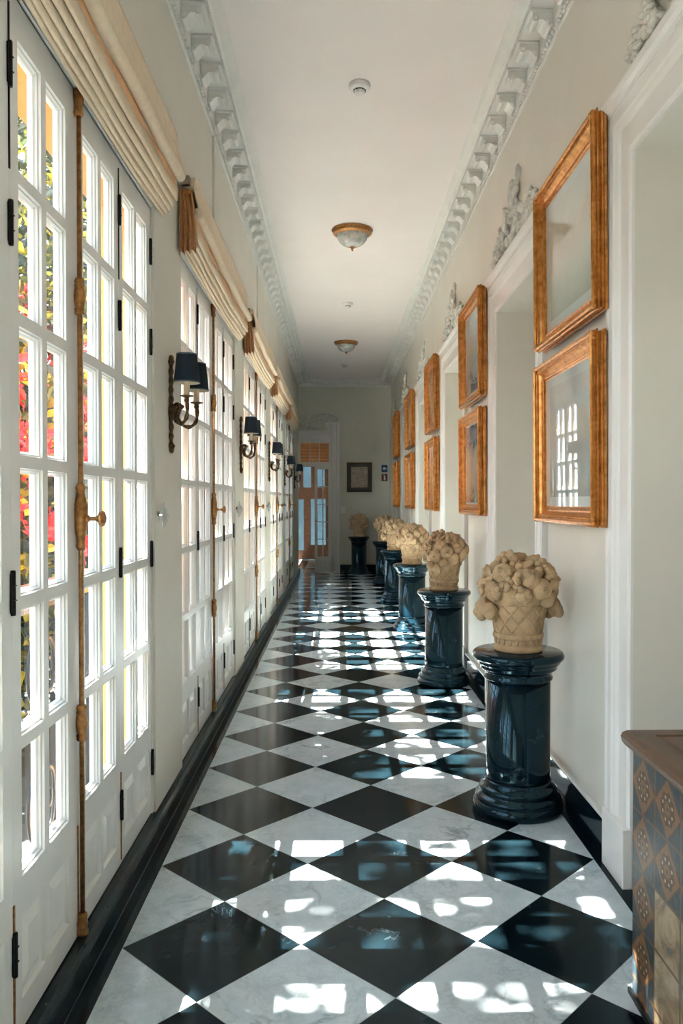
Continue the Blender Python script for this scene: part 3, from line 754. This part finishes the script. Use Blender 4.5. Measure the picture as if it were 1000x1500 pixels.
# tile pattern is laid in world metres: shift the mesh so object space equals world space
for v in bd.data.vertices: v.co.y += 1.6
bd.location.y = -1.6
prof = [(0, 0), (.004, 0), (.012, .004), (.018, .014), (.020, .026), (.016, .038), (.006, .046), (-.02, .048), (-.05, .048), (-.055, .044), (-.062, .044), (-.068, .048)]
m = MB(); xs = (-.295, -.10, -.40, .60); n = len(prof); vs = []
for cx, cy, sx_, sy_ in ((xs[0], xs[2], -1, -1), (xs[1], xs[2], 1, -1), (xs[1], xs[3], 1, 1), (xs[0], xs[3], -1, 1)):
    for p, z in prof: vs.append((cx+sx_*p, cy+sy_*p, .725+z))
fs = [(c*n+k, c*n+k+1, ((c+1) % 4)*n+k+1, ((c+1) % 4)*n+k) for c in range(4) for k in range(n-1)]
fs += [tuple(c*n+n-1 for c in range(4)), tuple(c*n for c in (3, 2, 1, 0))]
m.add(vs, fs).build('top', 'top_wood', root)
MB().box(-.285, -.082, -.39, .590, 0, .035).build('plinth', 'top_wood', root, bevel=.004)
MB().box(-.300, -.291, -.38, .597, .030, .046).build('foot_strip', 'ebony', root)

# ------------------------------------------------------------------ ceiling fittings
def lamp():
    root = empty('ceiling_lamp', (0, 0, 0))
    MB().lathe([(0, 0), (.180, 0), (.184, -.006), (.180, -.016), (.170, -.022), (.174, -.030), (.166, -.040), (.150, -.046), (.142, -.052), (.138, -.05), (.14, -.02), (0, -.02)], 48).build('rim', 'brass', root)
    MB().lathe([(.137, -.045)]+[(.137*math.cos(a), -.048-.105*math.sin(a)) for a in [i*PI/2/14 for i in range(1, 14)]]+[(0, -.153)], 48).build('glass_bowl', 'frosted_glass', root)
    MB().lathe([(0, -.148), (.020, -.149), (.024, -.156), (.016, -.164), (.008, -.170), (.010, -.178), (.006, -.188), (0, -.190)], 16).build('finial', 'brass', root)
    return root
l0 = lamp(); l0.location = (.134, 7.05, ZC); tag(l0, 'nearer brass and frosted glass ceiling lamp', 'ceiling lamp', 'ceiling lamps')
l1 = dup(l0); l1.location = (.134, 12.0, ZC); tag(l1, 'farther brass and frosted glass ceiling lamp, smaller in view', 'ceiling lamp', 'ceiling lamps')
def detector():
    root = MB().lathe([(0, 0), (.062, 0), (.063, -.004), (.062, -.020), (.054, -.030), (.040, -.034), (0, -.034)], 36).build('smoke_detector', 'plastic')
    MB().lathe([(0, -.034), (.034, -.034), (.032, -.040), (.026, -.052), (.020, -.056), (0, -.057)], 28).build('sensor_cap', 'plastic', root)
    m = MB()
    for i in range(12):
        a = 2*PI*i/12; m.box(.0325, .0355, -.006, .006, -.0395, -.0345, Matrix.Rotation(a, 4, 'Z'))
    m.build('vent', 'black_gap', root); return root
d0 = detector()
for i, (y, lb) in enumerate(((4.60, 'nearest round white smoke detector on the ceiling'), (9.65, 'white smoke detector between the two ceiling lamps'), (13.95, 'farthest white smoke detector, past the second lamp'))):
    o = d0 if i == 0 else dup(d0); o.location = (.13, y, ZC); tag(o, lb, 'smoke detector', 'smoke detectors')

# ------------------------------------------------------------------ end wall, its door and what hangs there
DX0, DX1 = -.775, -.125; DZ = 2.63; T0, T1 = YE, YE+.12
m = MB(); m.box(DX1, .86, T0, T1, 0, ZC); m.box(-1.04, DX1, T0, T1, DZ, ZC); m.box(-1.04, DX0, T0, T1, 0, DZ); m.box(.86, WR+.5, T0+.06, T1+.06, 0, ZC)
struct(m.build('wall_end', 'wall_end'), 'shaded end wall with a glazed door and small picture', 'wall')
m = MB().box(.055, .86, T0-.02, T0, 0, .155); struct(m.build('baseboard_end', 'black_marble'), 'tall black skirting on the end wall', 'baseboard')
root = empty('trim_23', (DX1, T0, 0)); struct(root, 'white moulded surround of the end door with raised corner', 'door casing')
m = MB(); m.sweep([(0, 0), (0, .02), (.03, .03), (.06, .02), (.10, .022), (.115, .035), (.15, .04), (.18, .03), (.18, 0)], lambda a, d, t: (a, -d, t), [0, 2.97], True); m.build('upright', 'casing_paint', root)
m = MB().sweep([(DZ, 0), (DZ, .02), (DZ+.04, .03), (DZ+.07, .02), (DZ+.12, .022), (DZ+.14, .035), (DZ+.19, .04), (DZ+.19, 0)], lambda z, d, t: (t, -d, z), [DX0-DX1+.003, 0], True); m.build('head', 'casing_paint', root)
m = MB().box(-.11, 0, -.03, 0, DZ+.19, 2.97); m.box(-.12, .19, -.05, 0, 2.95, 2.985); m.build('raised_corner', 'casing_paint', root, bevel=.004)
m = MB().lathe([(.036, 0), (.04, .006), (.05, .010), (.056, .004), (.058, 0)], 24, Matrix.Translation((-.03, -.03, 2.86)) @ Matrix.Rotation(PI/2, 4, 'X')); m.build('roundel', 'casing_paint', root)
# wing and shell plaster relief
m = MB()
for i in range(6):
    r = .13+.028*i
    m.tube([(-.52+.62*(r/.27)*(.5-.5*math.cos(t*PI))*.9-.02, -.012, 2.86+.03*i*.3+r*1.15*math.sin(.25+t*2.3)*(1-.35*t)) for t in [j/20 for j in range(21)]], .016, 6)
for i in range(9): m.ball((-.70+.03*(i % 3), -.014, 2.88+.045*i*.8), (.035, .02, .022), Matrix.Rotation(i, 3, 'Y'), 10, 6)
for i in range(5): m.ball((-.6+.05*i, -.014, 2.86+.01*(i % 2)), (.03, .016, .016), Matrix.Rotation(-.5+i*.2, 3, 'Y'), 10, 6)
o = m.build('plaster_relief', 'relief'); o.location = (0, T0, 0); tag(o, 'wing shaped plaster relief above the end door', 'wall ornament')

def glazed(name, parent, x0, x1, z0, z1, cols, rows, bot, st, y=0, mat='white_paint', th=.04, cross=.018):
    m = MB(); m.box(x0, x0+st, y, y+th, z0, z1); m.box(x1-st, x1, y, y+th, z0, z1); m.box(x0+st, x1-st, y, y+th, z1-st, z1); m.box(x0+st, x1-st, y, y+th, z0, z0+bot)
    w = (x1-x0-2*st); h = z1-st-z0-bot
    for i in range(1, cols): xx = x0+st+w*i/cols; m.box(xx-cross/2, xx+cross/2, y+.008, y+th-.008, z0+bot, z1-st)
    for j in range(1, rows): zz = z0+bot+h*j/rows; m.box(x0+st, x1-st, y+.008, y+th-.008, zz-cross/2, zz+cross/2)
    o = m.build(name, mat, parent)
    g = MB().add([(x0+st, y+th/2, z0+bot), (x1-st, y+th/2, z0+bot), (x1-st, y+th/2, z1-st), (x0+st, y+th/2, z1-st)], [(0, 1, 2, 3)]); g.build('glass', 'glass', o)
    return o
root = empty('door_14', (0, T0+.03, 0)); struct(root, 'white glazed double door in the end wall with its left leaf open', 'door')
glazed('transom_light', root, DX0, DX1, 2.15, DZ, 3, 1, .05, .045)
MB().box(DX0, DX1, -.01, .06, 2.11, 2.15).build('transom_bar', 'white_paint', root)
lf = glazed('leaf', root, -.45, DX1, .01, 2.11, 2, 5, .30, .055)
MB().box(-.38, -.195, -.006, .002, .08, .24).build('panel', 'white_paint', lf, bevel=.004)
MB().lathe([(0, 0), (.014, 0), (.008, .006), (.008, .03), (.02, .04), (.018, .05), (0, .052)], 14, Matrix.Translation((-.425, 0, 1.02)) @ Matrix.Rotation(PI/2, 4, 'X')).build('knob', 'brass', lf)

# room beyond the end door
m = MB(); m.box(-1.35, -1.25, T1, 20.4, 0, 3.2); m.box(.5, .6, T1, 20.4, 0, 3.2); m.box(-1.35, .6, T1, 20.4, 3.2, 3.3); m.box(-.2, .6, 19.2, 19.3, 0, 3.2); m.box(-1.35, -.2, 19.2, 19.3, 2.35, 3.2)
struct(m.build('wall_end_room', 'wall_end'), 'walls of the dim lobby beyond the end door', 'wall')
root = empty('door_15', (0, 19.2, 0)); struct(root, 'brown wooden glazed street door seen through the end door', 'door')
glazed('leaf', root, -1.25, -.72, .01, 1.55, 1, 1, .22, .09, mat='brown_wood'); glazed('leaf', root, -.72, -.2, .01, 1.55, 1, 1, .35, .08, mat='brown_wood')
glazed('fanlight', root, -1.25, -.2, 1.55, 2.35, 3, 1, .20, .10, mat='brown_wood', cross=.10)
m = MB()
for i in range(9): m.box(-1.24, .1, -.10-.02, -.10, 2.36+i*.075, 2.36+i*.075+.055)
m.build('slatted_screen', 'orange_wood').location = (0, 19.2, 0)
tag(bpy.data.objects['slatted_screen'], 'orange wooden slatted screen glimpsed through the light over the end door', 'screen')

# picture, signs and switch on the end wall
root = empty('framed_picture', (.44, T0-.002, 1.60)); tag(root, 'small dark framed picture alone on the end wall', 'picture')
m = MB(); n = len(FP); w, h = .50, .59
corners = [(-w/2, 0, 1, 1), (w/2, 0, -1, 1), (w/2, h, -1, -1), (-w/2, h, 1, -1)]
vs = [(cy+sy*p*.5, -d*.6, cz+sz*p*.5) for cy, cz, sy, sz in corners for p, d in FP]
m.add(vs, [(c*n+k, c*n+k+1, ((c+1) % 4)*n+k+1, ((c+1) % 4)*n+k) for c in range(4) for k in range(n-1)]).build('frame', 'old_brass', root)
m = MB(); r1 = (-.212, .212, .038, .552); r2 = (-.165, .165, .09, .50)
for a in ((r1[0], r2[0], r1[2], r1[3]), (r2[1], r1[1], r1[2], r1[3]), (r2[0], r2[1], r1[2], r2[2]), (r2[0], r2[1], r2[3], r1[3])): m.box(a[0], a[1], -.018, -.004, a[2], a[3])
m.build('black_slip', 'ebony', root)
t = NT('figure_print'); o = t.obj(); n1 = t.noise(o, 14, 6, .65, 1)
t.pbr(t.ramp(n1, [(.3, lin((.30, .27, .22))), (.48, lin((.60, .55, .47))), (.7, lin((.70, .66, .58)))]), .6, 0, Coat_Weight=.4); M['figure_print'] = t.m
MB().box(-.165, .165, -.012, -.002, .09, .50).build('print', 'figure_print', root)
YS = T0+.06
root = MB().box(.885, 1.005, -.006, 0, 2.0, 2.145).build('exit_sign', 'sign_blue', bevel=.002); root.location.y = YS; tag(root, 'small blue sign with a white left arrow on the end wall', 'sign')
m = MB(); m.add([(.905, -.007, 2.072), (.945, -.007, 2.110), (.945, -.007, 2.086), (.985, -.007, 2.086), (.985, -.007, 2.058), (.945, -.007, 2.058), (.945, -.007, 2.034)], [(0, 6, 1), (2, 5, 4, 3)]); m.build('arrow', 'sign_white', root)
root = MB().box(.885, 1.005, -.006, 0, 1.82, 1.965).build('extinguisher_sign', 'sign_red', bevel=.002); root.location.y = YS; tag(root, 'dark red fire extinguisher sign below the blue arrow sign', 'sign')
m = MB(); m.box(.93, .965, -.0075, -.006, 1.84, 1.92); m.box(.94, .955, -.0075, -.006, 1.92, 1.94); m.box(.915, .955, -.0075, -.006, 1.935, 1.945); m.build('symbol', 'sign_white', root)
root = MB().box(.065, .165, -.008, 0, 1.18, 1.31).build('light_switch', 'plastic', bevel=.003); root.location.y = T0; tag(root, 'white light switch plate beside the end door', 'light switch')
MB().box(.085, .145, -.012, -.008, 1.20, 1.29).build('rocker', 'plastic', root, bevel=.002)

# ------------------------------------------------------------------ outside
struct(MB().box(-9, -1.031, -6, 24, -.25, -.02).build('terrace', 'terrace_stone'), 'pale stone terrace outside the glazed doors', 'ground')
def railing(k, a, b):
    L = b-a; root = empty('iron_railing', (-1.10, (a+b)/2, -.02)); hy = L/2+.15
    MB().box(-.028, .028, -hy, hy, 1.10, 1.14).build('handrail', 'rail_wood', root, bevel=.01)
    fr = MB(); fr.box(-.008, .008, -hy, hy, 1.04, 1.06); fr.box(-.008, .008, -hy, hy, .06, .08)
    for y in (-hy, 0, hy): fr.box(-.012, .012, y-.012, y+.012, 0, 1.10)
    fr.build('frame', 'iron', root)
    n = int(L/.32)
    for i in range(n):
        yc = -hy+.02+(2*hy-.04)*(i+.5)/n
        for s in (-1, 1):
            q = MB(); pts = []
            for j in range(34):
                a_ = j/33*PI*3.1; r = .12*(1-j/40); pts.append((0, yc+s*(.0+.12-r*math.cos(a_))*.62, .80+r*math.sin(a_)*1.15))
            q.tube(pts, .007, 6)
            pts = [(0, yc+s*(.12-(.12*(1-j/40))*math.cos(j/33*PI*3.1))*.62, .33-(.12*(1-j/40))*1.3*math.sin(j/33*PI*3.1)) for j in range(34)]
            q.tube(pts, .007, 6); q.tube([(0, yc, .33), (0, yc+s*.03, .5), (0, yc, .80)], .007, 6)
            q.build('scroll', 'iron', root)
    return root
for k in (0, 1, 2):
    o = railing(k, *OPEN[k]); tag(o, ['wrought iron scroll railing with wood rail outside the nearest bay', 'wrought iron scroll railing outside the second bay', 'wrought iron scroll railing outside the third bay'][k], 'railing', 'railings outside the left bays')

def leaves(m, rnd, n, cen, rad, size, jit=1.0, shell=0.0):
    for _ in range(n):
        while True:
            q = Vector((rnd.uniform(-1, 1), rnd.uniform(-1, 1), rnd.uniform(-1, 1)))
            if shell < q.length < 1: break
        p = Vector((cen[0]+q.x*rad[0], cen[1]+q.y*rad[1], cen[2]+q.z*rad[2]))
        R = Matrix.Rotation(rnd.uniform(0, 6.28), 3, 'Z') @ Matrix.Rotation(rnd.uniform(-1, 1)*jit, 3, 'X') @ Matrix.Rotation(rnd.uniform(-1, 1)*jit, 3, 'Y')
        s = size*rnd.uniform(.6, 1.3)
        vs = [p+R @ Vector(v)*s for v in ((0, 0, 0), (.28, .22, .07), (.7, .20, .05), (1, 0, -.05), (.7, -.20, .05), (.28, -.22, .07), (.5, 0, 0))]
        m.add(vs, [(0, 6, 1), (1, 6, 2), (2, 6, 3), (3, 6, 4), (4, 6, 5), (5, 6, 0)])
def shrub(k, x, y, top, rad, label, nleaf, cat='shrub', base=-.02, red=1.0, name='flowering_shrub', trunk=.05, low=.5, size=.10):
    rnd = random.Random(50+k); root = empty(name, (x, y, base)); tag(root, label, cat)
    st = MB(); cz = (top+low)/2
    for i in range(8):
        dx, dy = rnd.uniform(-1, 1)*rad[0]*.8, rnd.uniform(-1, 1)*rad[1]*.8; zt = low+(top-low)*rnd.uniform(.45, .95)
        st.tube([(0, 0, 0), (dx*.2, dy*.2, zt*.35), (dx*.55+rnd.uniform(-.05, .05), dy*.6, zt*.7), (dx, dy, zt)], [trunk, trunk*.6, trunk*.35, trunk*.12], 6)
    st.build('stem', 'bark', root)
    c = (0, 0, cz); r3 = (rad[0], rad[1], (top-low)/2)
    for mt, fr, sz in (('leaf_dark', .30, size), ('leaf_green', .32, size), ('leaf_yellow', .26, size*1.05), ('blossom', .12*red, size*.7)):
        m = MB(); 
        if mt == 'blossom':
            for j in range(int(nleaf*fr/22)):
                q = Vector((rnd.gauss(0, 1), rnd.gauss(0, 1), rnd.uniform(-.2, 1))).normalized()*rnd.uniform(.88, 1.05)
                leaves(m, rnd, 22, (q.x*r3[0], q.y*r3[1], cz+q.z*r3[2]), (.10, .10, .10), sz*1.2, 1.6)
        else: leaves(m, rnd, int(nleaf*fr), c, r3, sz, 1.3)
        o = m.build('blossom' if mt == 'blossom' else 'foliage', mt, root, recalc=False); o['kind'] = 'stuff'
    return root
shrub(1, -2.1, 4.55, 2.75, (.8, 1.05, 1), 'red flowered shrub outside the nearest glazed doors', 12000, red=1.8, low=.02)
shrub(2, -2.3, 7.0, 2.8, (.85, 1.3, 1), 'yellow green shrub outside the second bay of doors', 9000, red=1.2, low=.05)
shrub(6, -2.6, 9.6, 2.4, (.9, 1.3, 1), 'green shrub outside the third bay of doors', 2000, red=.6, low=.2)
shrub(4, -4.3, 2.1, 8.3, (1.3, 1.4, 1), 'leafy tree shading the nearest bay', 3000, cat='tree', name='garden_tree', red=.3, low=4.2, trunk=.09, size=.16)
shrub(5, -4.3, 4.9, 8.1, (1.2, 1.2, 1), 'leafy tree shading the second bay', 1000, cat='tree', name='garden_tree', red=.3, low=4.2, trunk=.09, size=.16)
shrub(7, -4.3, 12.9, 8.8, (1.6, 2.6, 1), 'dense leafy tree shading the farthest bays', 12000, cat='tree', name='garden_tree', red=.2, low=2.2, trunk=.1, size=.2)

# clipped hedge added as a dark backdrop to the bright garden view
rnd = random.Random(9); root = empty('backdrop_hedge', (-6.3, 8, -.02)); tag(root, 'tall dark clipped hedge added behind the flowering shrubs to darken the garden view', 'hedge')
MB().box(-.35, .35, -7.4, 11, 0, 3.0).build('hedge_body', 'leaf_dark', root)
for mt in ('leaf_dark', 'leaf_green'):
    m = MB()
    for i in range(12): leaves(m, rnd, 420, (.35, -7+i*1.5, 1.55), (.3, .85, 1.75), .16, 1.3)
    o = m.build('foliage', mt, root, recalc=False); o['kind'] = 'stuff'
o = MB().box(-3, 3, 21.5, 21.7, -.1, 5).build('backdrop_wall', 'lobby_view'); struct(o, 'grey blue backdrop wall added beyond the lobby door to dim the view', 'wall')  # backdrop added to dim the bright outside behind the lobby door

# ------------------------------------------------------------------ light, camera
w = bpy.data.worlds.new('sky'); S.world = w; w.use_nodes = True; nt = w.node_tree; nt.nodes.clear()
bg = nt.nodes.new('ShaderNodeBackground'); ou = nt.nodes.new('ShaderNodeOutputWorld')
tc = nt.nodes.new('ShaderNodeTexCoord'); sp = nt.nodes.new('ShaderNodeSeparateXYZ'); rp = nt.nodes.new('ShaderNodeValToRGB')
nt.links.new(tc.outputs['Generated'], sp.inputs[0]); nt.links.new(sp.outputs[2], rp.inputs[0]); nt.links.new(rp.outputs[0], bg.inputs[0]); nt.links.new(bg.outputs[0], ou.inputs[0])
rp.color_ramp.elements[0].position = 0; rp.color_ramp.elements[0].color = (.80, .86, .90, 1)
rp.color_ramp.elements[1].position = .6; rp.color_ramp.elements[1].color = (.55, .72, .92, 1)
bg.inputs[1].default_value = 5.0
sun = bpy.data.lights.new('sun', 'SUN'); sun.energy = 100; sun.angle = math.radians(.55); sun.color = (1, .945, .88)
so = bpy.data.objects.new('sun', sun); C.objects.link(so)
d = Vector((1, -.03, -1.356)).normalized(); so.rotation_euler = d.to_track_quat('-Z', 'Y').to_euler(); so.location = (-6, 6, 9)

cam = bpy.data.cameras.new('camera'); co = bpy.data.objects.new('camera', cam); C.objects.link(co)
cam.sensor_fit = 'VERTICAL'; cam.sensor_height = 36; cam.lens = 1161*36/1500; cam.clip_start = .05; cam.clip_end = 100
cam.shift_x = -34/1500
yaw, pitch = .0346, -.0136
fwd = Vector((math.sin(yaw)*math.cos(pitch), math.cos(yaw)*math.cos(pitch), math.sin(pitch)))
co.location = (0, 0, CAMH); co.rotation_euler = fwd.to_track_quat('-Z', 'Y').to_euler()
S.camera = co
S.view_settings.view_transform = 'Standard'; S.view_settings.look = 'None'; S.view_settings.gamma = 1; S.view_settings.use_curve_mapping = False
S.view_settings.exposure = 0.95
